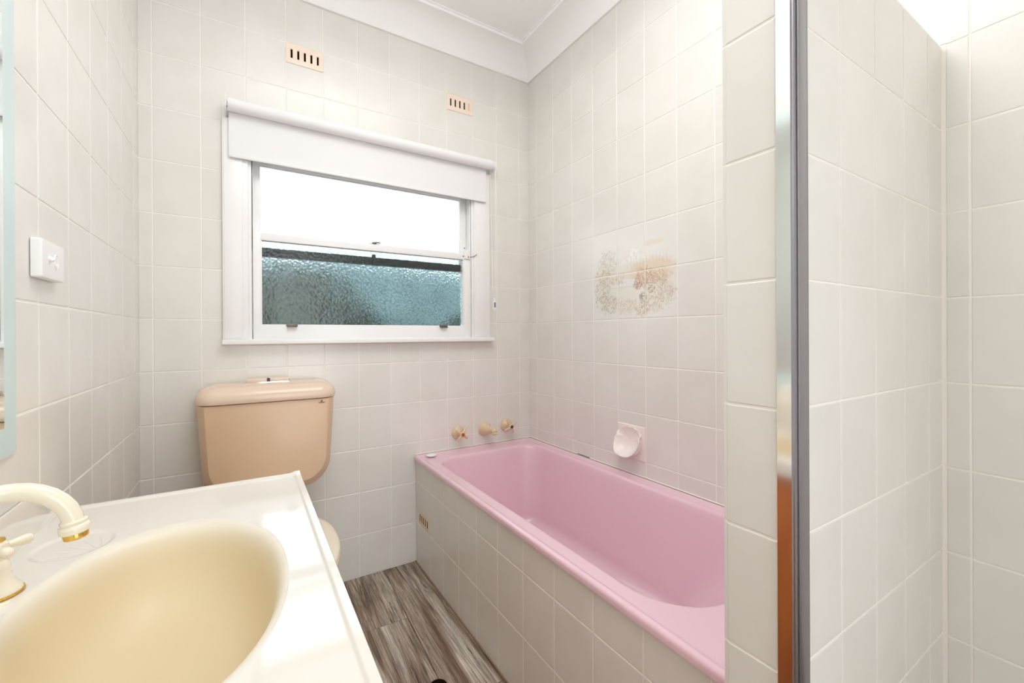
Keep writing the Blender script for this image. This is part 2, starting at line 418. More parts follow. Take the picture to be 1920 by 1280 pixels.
# partition (nib wall) between bath and shower
NX, NY0, NY1, NT = 1.0326, -1.6837, -1.584, 1.8005
NB = struct(obj('wall_partition', box((NX+0.0022, NY0+0.0022, 0.0), (XR, NY1-0.0022, NT-0.0022)), M['grout'], smooth=0))
nz = [0.0005]+[1.2073+k*RH for k in range(-5, 3)]+[NT]
tiling(NB, 'NL', lambda u, v, n: (NX+0.0022-n, u, v), [-1.6690, -1.5895], nz)
nz2 = [0.0005]+[1.207+k*0.198 for k in range(-5, 3)]+[NT]
tiling(NB, 'NF', lambda u, v, n: (u, NY0+0.0022-n, v), [1.0653, 1.2153, 1.3645, 1.514, 1.664, XR-0.001], nz2)
tiling(NB, 'NB', lambda u, v, n: (u, NY1-0.0022+n, v), [NX, 1.16, 1.31, 1.46, 1.61, XR-0.001], [0.515, 0.611]+[1.2073+k*RH for k in range(-2, 3)]+[NT])
tiling(NB, 'NT', lambda u, v, n: (u, v, NT-0.0022+n), [NX, 1.16, 1.31, 1.46, 1.61, XR-0.001], [NY0, NY1])
# bath surround wall (tiled apron)
AX, AZ = 1.0637, 0.5075
AP = struct(obj('wall_bath_apron', box((AX+0.0022, TUBEND+0.001, 0.0), (AX+0.05, -0.0015, AZ)), M['grout'], smooth=0))
AVENT = (-0.178, -0.046, 0.207, 0.271)
tiling(AP, 'A', lambda u, v, n: (AX+0.0022-n, u, v), [-0.0025]+[-0.0419-0.15*k for k in range(0, 11)]+[TUBEND+0.001], [0.0005, 0.2017, 0.4004, AZ], excl=[AVENT])
struct(obj('trim_6', box((AX-0.004, TUBEND, 0.0), (AX+0.0015, -0.004, 0.006), 0.001), M['grout_dim']))

# ------------------------------------------------------------------ printed landscape tiles
def vnoise(x, y, seed):
    r = np.random.RandomState(seed).rand(64, 64)
    xi = np.floor(x).astype(int); yi = np.floor(y).astype(int); fx = x-xi; fy = y-yi
    fx = fx*fx*(3-2*fx); fy = fy*fy*(3-2*fy)
    g = lambda a, b: r[a % 64, b % 64]
    return (g(xi, yi)*(1-fx)+g(xi+1, yi)*fx)*(1-fy)+(g(xi, yi+1)*(1-fx)+g(xi+1, yi+1)*fx)*fy
def fbm(x, y, s, seed, oc=4):
    v = 0; a = 0.5; t_ = 0
    for o in range(oc): v = v+a*vnoise(x*s+o*7.3, y*s+o*3.1, seed+o); t_ += a; a *= 0.55; s *= 2.1
    return v/t_
def mural_color(X, Y):
    """X 0..3 (tiles left to right as seen), Y 0..2 (tiles from below); linear RGB"""
    base = np.array(TILE1); C = np.ones(X.shape+(3,))*base
    def lay(mask, col, op=1.0):
        nonlocal C
        k = np.clip(mask, 0, 1)[..., None]*op; C = C*(1-k)+np.array(lin(*col))*k
    sm = lambda a, b, v: np.clip((v-a)/(b-a), 0, 1)
    ell = lambda cx, cy, rx, ry: 1-np.sqrt(((X-cx)/rx)**2+((Y-cy)/ry)**2)
    nz_ = fbm(X, Y, 5, 3); nf = fbm(X, Y, 16, 9); nh = fbm(X, Y, 34, 21, 3); stro = fbm(X+Y*0.6, Y, 22, 31, 3)
    def foliage(cx, cy, rx, ry, col, op, dark=(110, 90, 66), thr=0.46):
        m_ = sm(0.0, 0.30, ell(cx, cy, rx, ry)+(nf-0.5)*0.75)
        lay(m_*sm(thr-0.10, thr+0.12, nh), col, op); lay(m_*sm(0.56, 0.68, nf*0.5+nh*0.5), dark, op*0.55)
    # soft ground wash of the island
    wash = sm(0.0, 0.35, ell(1.5, 0.72, 1.52, 0.72)+(nz_-0.5)*0.35)
    lay(wash, (232, 224, 210), 0.55)
    lay(sm(0, 0.3, ell(2.2, 1.0, 0.95, 0.30)+(nf-0.5)*0.4), (228, 204, 176), 0.55)
    # distant mountain
    mt = sm(0, 0.08, (1.62-np.abs(X-1.62)*0.75+(nf-0.5)*0.12)-Y)*sm(0, 0.1, Y-1.18)*sm(0, .15, X-1.0)*sm(0, .15, 2.6-X)
    lay(mt, (248, 246, 244), 0.8); lay(mt*sm(0.52, 0.62, stro), (226, 212, 194), 0.8)
    lay(sm(0, 0.2, ell(2.25, 1.55, 0.36, 0.07)+(nf-0.5)*0.4), (230, 216, 190), 0.6)
    # row of poplars under the mountain
    band = sm(0, 0.06, Y-1.06)*sm(0, 0.25, 1.42-Y)*sm(0, .1, X-1.25)*sm(0, .1, 2.8-X)
    lay(band*sm(0.1, 0.7, np.sin(X*58+nf*5)), (204, 200, 186), 0.55)
    lay(sm(0, .2, ell(2.2, 1.10, 0.75, 0.10)+(nf-.5)*.3), (226, 198, 160), 0.6)
    # lake
    lay(sm(0, 0.12, ell(1.25, 0.78, 0.55, 0.10)), (238, 238, 236), 0.9)
    lay(sm(0, 0.1, ell(1.2, 0.70, 0.6, 0.02)), (206, 204, 196), 0.5)
    # left grey-green trees
    foliage(0.62, 1.28, 0.42, 0.36, (204, 200, 184), 0.9, (160, 152, 132))
    foliage(0.48, 1.02, 0.42, 0.14, (212, 188, 146), 0.9, (168, 140, 96))
    foliage(0.42, 0.62, 0.36, 0.42, (200, 194, 176), 0.9, (158, 148, 124))
    foliage(0.72, 0.35, 0.46, 0.26, (190, 182, 160), 0.8, (140, 128, 100))
    foliage(0.95, 0.88, 0.36, 0.14, (214, 190, 158), 0.8, (176, 146, 108))
    # right russet oak
    foliage(2.0, 0.88, 0.42, 0.22, (204, 160, 116), 0.95, (150, 98, 60), 0.44)
    foliage(2.45, 0.85, 0.42, 0.20, (208, 172, 134), 0.85, (164, 124, 90))
    foliage(1.75, 0.70, 0.18, 0.10, (178, 134, 98), 1.0, (130, 84, 54), 0.4)
    foliage(2.2, 0.60, 0.14, 0.11, (182, 140, 100), 1.0, (140, 96, 60), 0.4)
    foliage(2.65, 0.50, 0.34, 0.26, (206, 186, 164), 0.8, (170, 144, 116))
    foliage(2.3, 0.30, 0.50, 0.20, (212, 190, 166), 0.7, (160, 136, 108))
    foliage(1.3, 0.28, 0.5, 0.20, (222, 206, 186), 0.8, (186, 160, 132))
    foliage(1.9, 0.18, 0.34, 0.14, (208, 172, 140), 0.8, (160, 116, 84))
    foliage(1.92, 0.40, 0.14, 0.20, (150, 136, 112), 0.95, (110, 96, 72), 0.42)
    # trunk and branches
    def seg(x0, y0, x1, y1, wd, col, op=0.8):
        t_ = np.clip(((X-x0)*(x1-x0)+(Y-y0)*(y1-y0))/((x1-x0)**2+(y1-y0)**2), 0, 1)
        d_ = np.hypot(X-x0-t_*(x1-x0), (Y-y0-t_*(y1-y0))*1.3); lay(sm(wd, wd*0.3, d_), col, op)
    for s in ((2.02, .95, 2.0, .2, .03), (2.0, .75, 2.35, .70, .018), (2.35, .70, 2.62, .5, .014), (2.0, .3, 2.25, .45, .016), (2.05, .15, 2.3, .32, .015), (2.0, .6, 1.85, .72, .014), (0.6, .3, .95, .5, .012), (.75, .15, 1.0, .4, .012), (1.3, .15, 1.7, .42, .010)):
        seg(*s[:4], s[4], (176, 146, 116), 0.7)
    return C
def mural_tile(i, j):
    nu, nv = 96, 116
    y1 = -0.5253-0.15*i-GAP; y0 = y1-0.15+2*GAP; z0 = ROW0+RH*j+GAP; z1 = z0+RH-2*GAP
    us = np.linspace(y1, y0, nu); vs_ = np.linspace(z0, z1, nv)
    U, W_ = np.meshgrid(us, vs_)
    edge = np.minimum(np.minimum(U-y0, y1-U), np.minimum(W_-z0, z1-W_))
    X = XR-PROUD+0.0009*np.clip(1-edge/0.0022, 0, 1)
    V = [(X[b, a], U[b, a], W_[b, a]) for b in range(nv) for a in range(nu)]
    F = [(b*nu+a, b*nu+a+1, (b+1)*nu+a+1, (b+1)*nu+a) for b in range(nv-1) for a in range(nu-1)]
    ring = [a for a in range(nu)]+[b*nu+nu-1 for b in range(1, nv)]+[(nv-1)*nu+a for a in range(nu-2, -1, -1)]+[b*nu for b in range(nv-2, 0, -1)]
    n0 = len(V); V += [(XR+0.006, V[k][1], V[k][2]) for k in ring]
    m_ = len(ring); F += [(ring[k], n0+k, n0+(k+1) % m_, ring[(k+1) % m_]) for k in range(m_)]
    o = obj('tile', (V, F), M['mural'], SPLIT, smooth=30)
    C = mural_color((-0.5253-U)/0.15, (W_-ROW0)/RH).reshape(-1, 3)
    ca = o.data.color_attributes.new('print', 'FLOAT_COLOR', 'POINT')
    full = np.ones((len(V), 4)); full[:, :3] = np.array(TILE1); full[:len(C), :3] = C*0.78+np.array(TILE1)*0.22
    ca.data.foreach_set('color', full.ravel())
    o['label'] = 'tile printed with part of a brown landscape of trees and a lake'
for i in range(3):
    for j in range(2): mural_tile(i, j)

# ------------------------------------------------------------------ window
W1 = struct(obj('window_1', join(  # jamb lining
    box((WX0-0.001, -0.004, WZ0), (WX0+0.008, 0.118, WZ1)), box((WX1-0.008, -0.004, WZ0), (WX1+0.001, 0.118, WZ1)),
    box((WX0, -0.004, WZ1-0.008), (WX1, 0.118, WZ1+0.001)), box((WX0, 0.0, WZ0-0.001), (WX1, 0.118, WZ0+0.006))), M['paint'], smooth=0))
ya, yb = -0.020, -0.0005
def prism(poly, axis_len, mpf): return loft([[mpf(a, b, 0) for a, b in poly], [mpf(a, b, 1) for a, b in poly]])
# architrave with a small stepped inner edge
for nm, lo, hi in (('architrave', (0.2625, ya, 1.108), (0.352, yb, 1.995)), ('architrave', (1.392, ya, 1.108), (1.488, yb, 1.995)),
                   ('architrave', (0.2625, ya, 1.885), (1.488, yb-0.0, 1.995))):
    if nm and lo[2] > 1.5: lo = (0.352, ya, 1.885); hi = (1.392, yb, 1.995)
    obj(nm, join(box(lo, hi, 0.0025), box((lo[0]+0.006, ya-0.003, lo[2]+0.006), (hi[0]-0.02, ya+0.002, hi[2]-0.006), 0.002)), M['paint'], W1)
obj('stop_bead', join(box((0.350, -0.012, WZ0), (0.3635, 0.004, WZ1), 0.002), box((1.3805, -0.012, WZ0), (1.394, 0.004, WZ1), 0.002),
                      box((1.374, -0.004, WZ0+0.002), (1.382, 0.010, WZ1), 0.0015), box((0.3625, -0.004, WZ0+0.002), (0.3695, 0.010, WZ1), 0.0015)), M['paint'], W1)
obj('window_sill', join(box((0.2595, -0.045, 1.0885), (1.503, -0.0005, 1.1085), 0.004, 3), box((0.3605, -0.001, 1.1), (1.3855, 0.05, 1.1125), 0.002)), M['paint'], W1)
LY0, LY1 = 0.004, 0.036
lower = thing('x', '', '', (0, 0, 0)); bpy.data.objects.remove(lower)
SL = obj('lower_sash', join(box((0.3665, LY0, 1.1135), (0.397, LY1, 1.556), 0.002), box((1.342, LY0, 1.1135), (1.3765, LY1, 1.556), 0.002),
                         box((0.396, LY0, 1.1135), (1.343, LY1, 1.172), 0.002), box((0.396, LY0, 1.524), (1.343, LY1, 1.556), 0.002),
                         box((0.396, LY0+0.004, 1.17), (0.401, LY1, 1.526), 0.001), box((1.338, LY0+0.004, 1.17), (1.343, LY1, 1.526), 0.001)), M['paint'], W1)
obj('pane', box((0.396, 0.020, 1.171), (1.343, 0.0235, 1.525)), M['glass_low'], SL, smooth=0)
UY0, UY1 = 0.046, 0.078
SU = obj('upper_sash', join(box((0.3665, UY0, 1.46), (0.397, UY1, 1.889), 0.002), box((1.342, UY0, 1.46), (1.3765, UY1, 1.889), 0.002),
                         box((0.396, UY0, 1.852), (1.343, UY1, 1.889), 0.002)), M['paint'], W1)
obj('bottom_rail', join(box((0.396, UY0, 1.466), (1.343, UY1, 1.501), 0.002), tube([(0.875, UY0-0.004, 1.46), (0.875, UY0-0.004, 1.512)], 0.010, 12)), M['silhouette_rail'], SU)['label'] = 'rail behind the patterned glass, its backlit silhouette put into the colour'
obj('pane', box((0.396, 0.060, 1.500), (1.343, 0.0635, 1.853)), M['glass_up'], SU, smooth=0)
# sash hardware
obj('sash_lock', join(lathe((0.868, 0.018, 1.556), (0, 0, 1), [(0.016, 0), (0.016, 0.003), (0.008, 0.006), (0.007, 0.011), (0.0, 0.012)], 20),
     box((0.846, 0.006, 1.556), (0.894, 0.03, 1.5585), 0.001), tube([(0.868, 0.016, 1.564), (0.885, 0.01, 1.566), (0.898, 0.006, 1.564)], [0.005, 0.004, 0.003], 10)), M['hard'], SL)
for x in (0.513, 1.222):
    obj('sash_lift', join(box((x-0.022, -0.001, 1.164), (x+0.022, LY0+0.001, 1.176), 0.0012), box((x-0.019, -0.014, 1.160), (x+0.019, 0.0, 1.1635), 0.001)), M['hard'], SL)
obj('side_catch', join(lathe((1.362, LY0, 1.556), (0, -1, 0), [(0.017, 0), (0.017, 0.005), (0.012, 0.010), (0.0, 0.011)], 20, scale=(0.8, 1.3)),
     box((1.344, -0.006, 1.528), (1.374, LY0+0.001, 1.560), 0.002)), M['plastic'], SL)
for p_ in ((1.343, 1.585), (1.336, 1.541), (1.362, 1.537)):
    obj('screw', lathe((p_[0]+0.002, 0.004-(0.010 if p_[1] < 1.55 and p_[0] > 1.35 else 0.0005), p_[1]), (0, -1, 0), [(0.003, 0), (0.0028, 0.0014), (0, 0.0018)], 10), M['dark'], SL)
obj('hook', tube([(1.376, -0.004, 1.538), (1.384, -0.016, 1.540), (1.394, -0.024, 1.543), (1.402, -0.026, 1.549), (1.404, -0.024, 1.553)], 0.0016, 8), M['hard'], SL)

# ------------------------------------------------------------------ roller blind
B = thing('roller_blind', 'white roller blind, rolled up above the window with a short drop of fabric', 'blind', (0.88, -0.055, 2.03))
by, bz, br = -0.058, 2.031, 0.0245
obj('roller_tube', lathe((0.284, by, bz), (1, 0, 0), [(0.010, 0.0), (br, 0.0005), (br, 1.192), (0.012, 1.1925)], 48), M['blind'], B)
fab = []
for x in (0.286, 1.459):
    ring = []
    fr = [(by+br*math.cos(a), bz+br*math.sin(a)) for a in (PI*0.5, PI*0.3, PI*0.1, 0.0)]
    pts = fr+[(by+br, 1.86), (by+br, 1.8445)]
    ring = [(x, y_+0.0006, z_) for y_, z_ in pts]+[(x, y_-0.0006, z_-0.0) for y_, z_ in pts[::-1]]
    fab.append(ring)
obj('fabric', loft(fab), M['blind'], B)
obj('bottom_bar', box((0.286, by+br-0.004, 1.834), (1.459, by+br+0.004, 1.847), 0.003), M['blind'], B)
obj('bracket', join(box((0.2765, -0.086, 2.0), (0.2795, -0.0005, 2.058), 0.001), box((0.262, -0.004, 2.0), (0.280, -0.0005, 2.058), 0.001),
                    box((0.2790, -0.068, 2.02), (0.2845, -0.05, 2.04), 0.001)), M['plastic'], B)
obj('bracket', join(box((1.494, -0.084, 2.0), (1.4975, -0.0005, 2.058), 0.001), lathe((1.476, by, bz), (1, 0, 0), [(0.018, 0), (0.026, 0.001), (0.026, 0.004), (0.022, 0.006), (0.022, 0.012), (0.026, 0.014), (0.026, 0.018)], 32)), M['plastic'], B)
cx = 1.487
cord = [(cx, by-0.025, bz)]+[(cx+0.0035*t, by-0.025+0.004*t*2, bz-0.68*t) for t in (0.25, 0.5, 0.75, 1.0)]
cord += [(cx+0.002, by-0.010, bz-0.70), (cx-0.0, by, bz-0.688)]+[(cx-0.001, by+0.025-0.02*(1-t)*-0+(-0.018*(t)), bz-0.68*(t)) for t in (1.0, 0.75, 0.5, 0.25)]+[(cx, by+0.025, bz)]
cord += [(cx, by+0.0177, bz+0.0177), (cx, by, bz+0.025), (cx, by-0.0177, bz+0.0177)]
obj('cord_loop', tube(cord, 0.0013, 8, closed=True), M['plastic'], B)
obj('cord_tensioner', join(lathe((cx, by-0.010, bz-0.71), (0, 0, -1), [(0.003, 0), (0.004, 0.004), (0.003, 0.014)], 12),
     loft([rrect(cx, by-0.010, 0.004, 0.004, 0.003, bz-0.722), rrect(cx, by-0.010, 0.0085, 0.006, 0.004, bz-0.730), rrect(cx, by-0.010, 0.009, 0.0065, 0.004, bz-0.765), rrect(cx, by-0.010, 0.005, 0.005, 0.003, bz-0.778)])), M['plastic'], B)
obj('tensioner_label', box((cx-0.006, by-0.0172, bz-0.762), (cx+0.004, by-0.0164, bz-0.735)), M['label'], B, smooth=0)

# ------------------------------------------------------------------ slotted wall vents
def vent(label, mp, u0, u1, v0, v1, n, sw, sh, pitch, plugged=(), group=None, m=None, P=0.0045):
    c = mp((u0+u1)/2, v0, 0); e = thing('wall_vent', label, 'vent', c, group)
    um = (u0+u1)/2; vm = (v0+v1)/2
    xs = [u0]; 
    for k in range(n):
        s = um+(k-(n-1)/2)*pitch; xs += [s-sw/2, s+sw/2]
    xs.append(u1); parts = []
    D_ = 0.0045
    def bx(a, b, c_, d, z0=-0.004, z1=D_):
        return loft([[mp(a, c_, z) , mp(b, c_, z), mp(b, d, z), mp(a, d, z)] for z in (z0, z1)])
    cells = []
    for k in range(0, len(xs)-1):
        if k % 2 == 0: cells.append((xs[k], xs[k+1], v0, v1))
        else: cells += [(xs[k], xs[k+1], v0, vm-sh/2), (xs[k], xs[k+1], vm+sh/2, v1)]
    V, F = [], []
    ys = [v0, vm-sh/2, vm+sh/2, v1]; grid = {}
    def vid(i, j, z):
        if (i, j, z) not in grid: grid[(i, j, z)] = len(V); V.append(mp(xs[i], ys[j], P if z else -0.004))
        return grid[(i, j, z)]
    on = {(i, j) for i in range(len(xs)-1) for j in range(3) if not (i % 2 == 1 and j == 1)}
    for i, j in on:
        for z in (1, 0): F.append((vid(i, j, z), vid(i+1, j, z), vid(i+1, j+1, z), vid(i, j+1, z)))
        for di, dj, a, b in ((-1, 0, (i, j), (i, j+1)), (1, 0, (i+1, j), (i+1, j+1)), (0, -1, (i, j), (i+1, j)), (0, 1, (i, j+1), (i+1, j+1))):
            if (i+di, j+dj) not in on: F.append((vid(*a, 1), vid(*b, 1), vid(*b, 0), vid(*a, 0)))
    obj('vent_plate', (V, F), m or M['vent'], e, smooth=0)
    for k in range(n):
        s = um+(k-(n-1)/2)*pitch; pl = k in plugged
        o = obj('slot', bx(s-sw/2+0.0002, s+sw/2-0.0002, vm-sh/2+0.0002, vm+sh/2-0.0002, -0.0035, 0.0030 if pl else 0.0012), M['plug'] if pl else M['dark'], e, smooth=0)
        if pl: o['label'] = 'slot filled with a pinkish plug'
mb = lambda u, v, n: (u, -n, v)
vent('peach slotted wall vent high above the left part of the window, all five slots dark', mb, *VENT1, 5, 0.0085, 0.038, 0.0262)
vent('peach slotted wall vent high above the right end of the window, last slot filled', mb, *VENT2, 5, 0.0085, 0.038, 0.0262, plugged=(4,))
M['vent_low'] = mat('cream_vent_plastic', lin(236, 214, 190), 0.5)
vent('small cream slotted vent low in the tiled bath surround', lambda u, v, n: (AX+0.0022-n, -u, v), 0.0475, 0.1765, 0.2085, 0.2695, 5, 0.0095, 0.034, 0.0235, m=M['vent_low'], P=0.0018)

# ------------------------------------------------------------------ bathtub
T = thing('bathtub', 'long pink enamelled bathtub built in along the right wall', 'bathtub', (1.41, -0.79, 0.0))
X0, X1, Y0, Y1 = 1.0545, XR-0.0035, TUBEND+0.0015, -0.004
cxm, cym, hx, hy = (X0+X1)/2, (Y0+Y1)/2, (X1-X0)/2, (Y1-Y0)/2
RZ = 0.520
def inner(x0, x1, y0, y1, r, z): return densify(rrect((x0+x1)/2, (y0+y1)/2, (x1-x0)/2, (y1-y0)/2, r, z, 10), 14)
def outer(ins, z, r=0.012): return densify(rrect(cxm, cym, hx-ins, hy-ins, max(r-ins, 0.002), z, 10), 14)
rg = [outer(0.006, 0.508), outer(0.0, 0.509), outer(-0.0, 0.5185), outer(0.0015, 0.5245), outer(0.006, 0.5285), outer(0.013, 0.5290), outer(0.020, 0.5255), outer(0.027, 0.5215), outer(0.034, 0.5205)]
ix0, ix1, iy0, iy1 = 1.135, 1.705, -1.445, -0.105
rad = [0.10, 0.10, 0.16, 0.16]     # +x+y, -x+y, -x-y, +x-y
rg += [inner(ix0-0.018, ix1+0.014, iy0-0.016, iy1+0.016, [r+0.012 for r in rad], 0.5205),
       inner(ix0-0.010, ix1+0.008, iy0-0.009, iy1+0.009, [r+0.006 for r in rad], 0.5190),
       inner(ix0-0.004, ix1+0.003, iy0-0.003, iy1+0.003, rad, 0.5150),
       inner(ix0, ix1, iy0+0.003, iy1, rad, 0.5080),
       inner(ix0+0.004, ix1-0.004, iy0+0.012, iy1-0.004, rad, 0.492)]
nW = 12
for k in range(1, nW+1):
    t_ = k/nW; z = 0.492-t_*0.30
    rg.append(inner(ix0+0.004+0.050*t_, ix1-0.004-0.050*t_, iy0+0.012+0.26*t_**1.15, iy1-0.004-0.07*t_, [r*(1-0.15*t_) for r in rad], z))
bx0, bx1, by0, by1 = ix0+0.054, ix1-0.054, iy0+0.272, iy1-0.074
for k in range(1, 9):
    a = PI/2*k/8; s = 0.06*(1-math.cos(a)); dz = 0.06*math.sin(a)
    rg.append(inner(bx0+s, bx1-s, by0+s*1.3, by1-s, [max(0.03, r*0.85-s*0.6) for r in rad], 0.192-dz))
fx0, fx1, fy0, fy1 = bx0+0.06, bx1-0.06, by0+0.078, by1-0.06
for k in (0.3, 0.6, 0.9):
    rg.append(inner(fx0+(fx1-fx0)*k*0.5, fx1-(fx1-fx0)*k*0.5, fy0+(fy1-fy0)*k*0.5, fy1-(fy1-fy0)*k*0.5, 0.05*(1-k)+0.002, 0.131-0.004*k))
obj('tub_shell', loft(rg, (False, True)), M['pink'], T, smooth=50)
obj('drain_ring', lathe((1.42, -0.30, 0.1265), (0, 0, 1), [(0.0, 0.0035), (0.018, 0.0035), (0.03, 0.006), (0.034, 0.003), (0.034, 0.0)], 28, (False, False)), M['chrome'], T)
# sealant bead along the walls
struct(obj('trim_7', join(tube([(X0+0.01, -0.0035, 0.530), (XR-0.003, -0.0035, 0.530)], 0.0028, 8), tube([(XR-0.0035, -0.003, 0.530), (XR-0.0035, TUBEND, 0.530)], 0.0024, 8)), M['grout']))
struct(obj('trim_8', tube([(XR-0.0045, -0.415, 0.5315), (XR-0.0055, -0.50, 0.5315)], 0.0014, 8), M['dark'], smooth=0))
# loose bath plug on the corner of the rim
P_ = thing('bath_plug', 'small white bath plug lying on the far left corner of the pink bath rim', 'plug', (1.128, -0.050, RZ+0.001))
obj('plug_disc', lathe((1.128, -0.050, RZ+0.0012), (0, 0, 1), [(0.010, 0), (0.017, 0.002), (0.025, 0.007), (0.0255, 0.009), (0.022, 0.0115), (0.010, 0.014), (0.0, 0.0145)], 32), M['plastic'], P_)
obj('plug_ring', tube([(1.118+0.006*math.cos(a), -0.046, RZ+0.021+0.008*math.sin(a)) for a in [2*PI*k/16 for k in range(16)]], 0.0012, 8, closed=True), M['chrome'], P_)

# ------------------------------------------------------------------ bath taps on the back wall
def bath_tap(x, z, label, capm, rot):
    e = thing('bath_tap', label, 'tap', (x, -PROUD, z), 'bath taps')
    y0 = -PROUD
    obj('flange', lathe((x, y0, z), (0, -1, 0), [(0.034, 0), (0.035, 0.003), (0.034, 0.007), (0.029, 0.012), (0.020, 0.017), (0.0145, 0.026)], 32), M['tapcream'], e)
    obj('stem', lathe((x, y0, z), (0, -1, 0), [(0.0145, 0.024), (0.0125, 0.045), (0.0135, 0.050)], 20), M['tapcream'], e)
    hv = []
    for k in range(4):
        a = rot+k*PI/2; dx, dz = math.cos(a), math.sin(a)
        pts = [(x+dx*r_, y0-0.056+off, z+dz*r_) for r_, off in ((0.004, 0.0), (0.015, 0.002), (0.030, 0.005), (0.042, 0.008))]
        hv.append(tube(pts, [0.0085, 0.0075, 0.0062, 0.0042], 10))
    hv.append(lathe((x, y0, z), (0, -1, 0), [(0.012, 0.044), (0.014, 0.05), (0.014, 0.060), (0.011, 0.064)], 20))
    h = obj('cross_handle', join(*hv), M['tapcream'], e)
    obj('cap', lathe((x, y0, z), (0, -1, 0), [(0.0085, 0.063), (0.0085, 0.066), (0.0, 0.067)], 20), capm, h)
bath_tap(1.298, 0.611, 'beige cross-handled bath tap left of the spout, with a red centre cap', M['red'], 0.9)
bath_tap(1.5967, 0.617, 'beige cross-handled bath tap right of the spout, nearest the corner, with a dark centre cap', M['blackcap'], 0.5)
e = thing('bath_spout', 'short beige bath spout on the tiled wall between the two bath taps', 'spout', (1.459, -PROUD, 0.612))
obj('spout_body', tube([(1.459, -0.002, 0.611), (1.459, -0.010, 0.611), (1.459, -0.022, 0.611), (1.459, -0.045, 0.613), (1.459, -0.070, 0.618), (1.459, -0.092, 0.622), (1.459, -0.106, 0.620), (1.459, -0.116, 0.612)],
    [0.038, 0.037, 0.032, 0.024, 0.017, 0.014, 0.014, 0.0135], 28), M['tapcream'], e)
obj('outlet', lathe((1.459, -0.110, 0.612), (0, -0.45, -1), [(0.0135, 0), (0.0135, 0.012), (0.010, 0.012), (0.010, 0.004)], 24, (False, True)), M['tapcream'], e)

# ------------------------------------------------------------------ shell soap dish
e = thing('soap_dish', 'pale pink ceramic soap dish shaped like a shell on the wall above the bath', 'soap dish', (XR, -0.75, 0.60))
yc, zc = -0.7503, 0.6648
obj('back_plate', loft([[(XR+0.004, yc+a*0.0735, zc+b*0.0715) for a, b in ((-1, -1), (1, -1), (1, 1), (-1, 1))], [(XR-0.004, yc+a*0.0735, zc+b*0.0715) for a, b in ((-1, -1), (1, -1), (1, 1), (-1, 1))],
                        [(XR-0.0065, yc+a*0.071, zc+b*0.069) for a, b in ((-1, -1), (1, -1), (1, 1), (-1, 1))]]), M['shell'], e)
# bowl: scalloped shell lip that leans out from wall; rings from lip to inner hollow and to outer underside
def shell_ring(s, dep, scal, drop=0.0, lean=1.0):
    out = []
    for k in range(96):
        a = 2*PI*k/96; ca, sa = math.cos(a), math.sin(a)
        ry = 0.064*(1+0.05*sa); rz = 0.062 if sa > 0 else 0.061
        lob = 1+scal*(0.5+0.5*math.cos(a*14))*(1 if sa > 0.05 else 0.0)-scal*0.5*(1 if sa > 0.05 else 0)
        yy = yc+ry*s*lob*(abs(ca)**0.85)*(1 if ca > 0 else -1); zz = zc+0.004+rz*s*lob*(abs(sa)**0.85)*(1 if sa > 0 else -1)
        out_ = dep*(0.16+0.84*max(0, min(1, (0.55-sa)/1.3))**0.9)*lean
        out.append((XR-0.0065-out_, yy, zz-drop*max(0, -sa+0.3)))
    return out
rings = [shell_ring(0.96, 0.0, 0.04, 0), shell_ring(0.93, 0.018, 0.05, 0.006), shell_ring(0.98, 0.040, 0.06, 0.002), shell_ring(1.02, 0.050, 0.08, 0), shell_ring(1.0, 0.054, 0.08),
         shell_ring(0.94, 0.052, 0.09), shell_ring(0.86, 0.040, 0.10), shell_ring(0.74, 0.024, 0.10), shell_ring(0.55, 0.010, 0.07), shell_ring(0.3, 0.004, 0.03), shell_ring(0.08, 0.002, 0.0)]
obj('shell_bowl', loft(rings, (False, True)), M['shell'], e, smooth=60)

# ------------------------------------------------------------------ toilet
TX = 0.4225
e = thing('toilet', 'beige toilet with a square-shouldered cistern against the back wall under the window', 'toilet', (TX, -0.35, 0.0))
def cring(hw, zb, zt_, y, rb, rt, n=8):
    """cistern outline in the XZ plane"""
    out = []
    for q, (sx, sz, r) in enumerate(((1, 1, rt), (-1, 1, rt), (-1, -1, rb), (1, -1, rb))):
        for i in range(n+1):
            a = q*PI/2+PI/2*i/n
            z = (zt_-r if sz > 0 else zb+r)+r*math.sin(a); x = sx*(hw-r)+r*math.cos(a)
            tp = 1-0.085*(zt_-z)/(zt_-zb)
            out.append((TX+x*tp, y, z))
    return out
rgs = [cring(0.226, 0.525, 0.870, -0.006, 0.10, 0.004), cring(0.236, 0.512, 0.870, -0.03, 0.105, 0.004), cring(0.2375, 0.510, 0.870, -0.125, 0.105, 0.004), cring(0.2365, 0.5115, 0.870, -0.131, 0.105, 0.004),
       cring(0.216, 0.541, 0.869, -0.168, 0.090, 0.006), cring(0.212, 0.546, 0.868, -0.1715, 0.088, 0.008), cring(0.207, 0.551, 0.866, -0.1725, 0.085, 0.008)]
obj('cistern', loft(rgs), M['beige'], e, smooth=22)
def lr(hw, y0, y1, z, r): return rrect(TX, (y0+y1)/2, hw, (y1-y0)/2, [0.006, 0.006, r, r], z, 8)
obj('cistern_lid', loft([lr(0.232, -0.168, -0.004, 0.870, 0.055), lr(0.241, -0.181, -0.003, 0.8725, 0.06), lr(0.243, -0.184, -0.003, 0.882, 0.06), lr(0.241, -0.182, -0.003, 0.899, 0.06),
     lr(0.234, -0.174, -0.004, 0.914, 0.056), lr(0.222, -0.160, -0.006, 0.926, 0.05), lr(0.205, -0.143, -0.008, 0.934, 0.045), lr(0.18, -0.12, -0.012, 0.9375, 0.04)]), M['lid'], e, smooth=50)
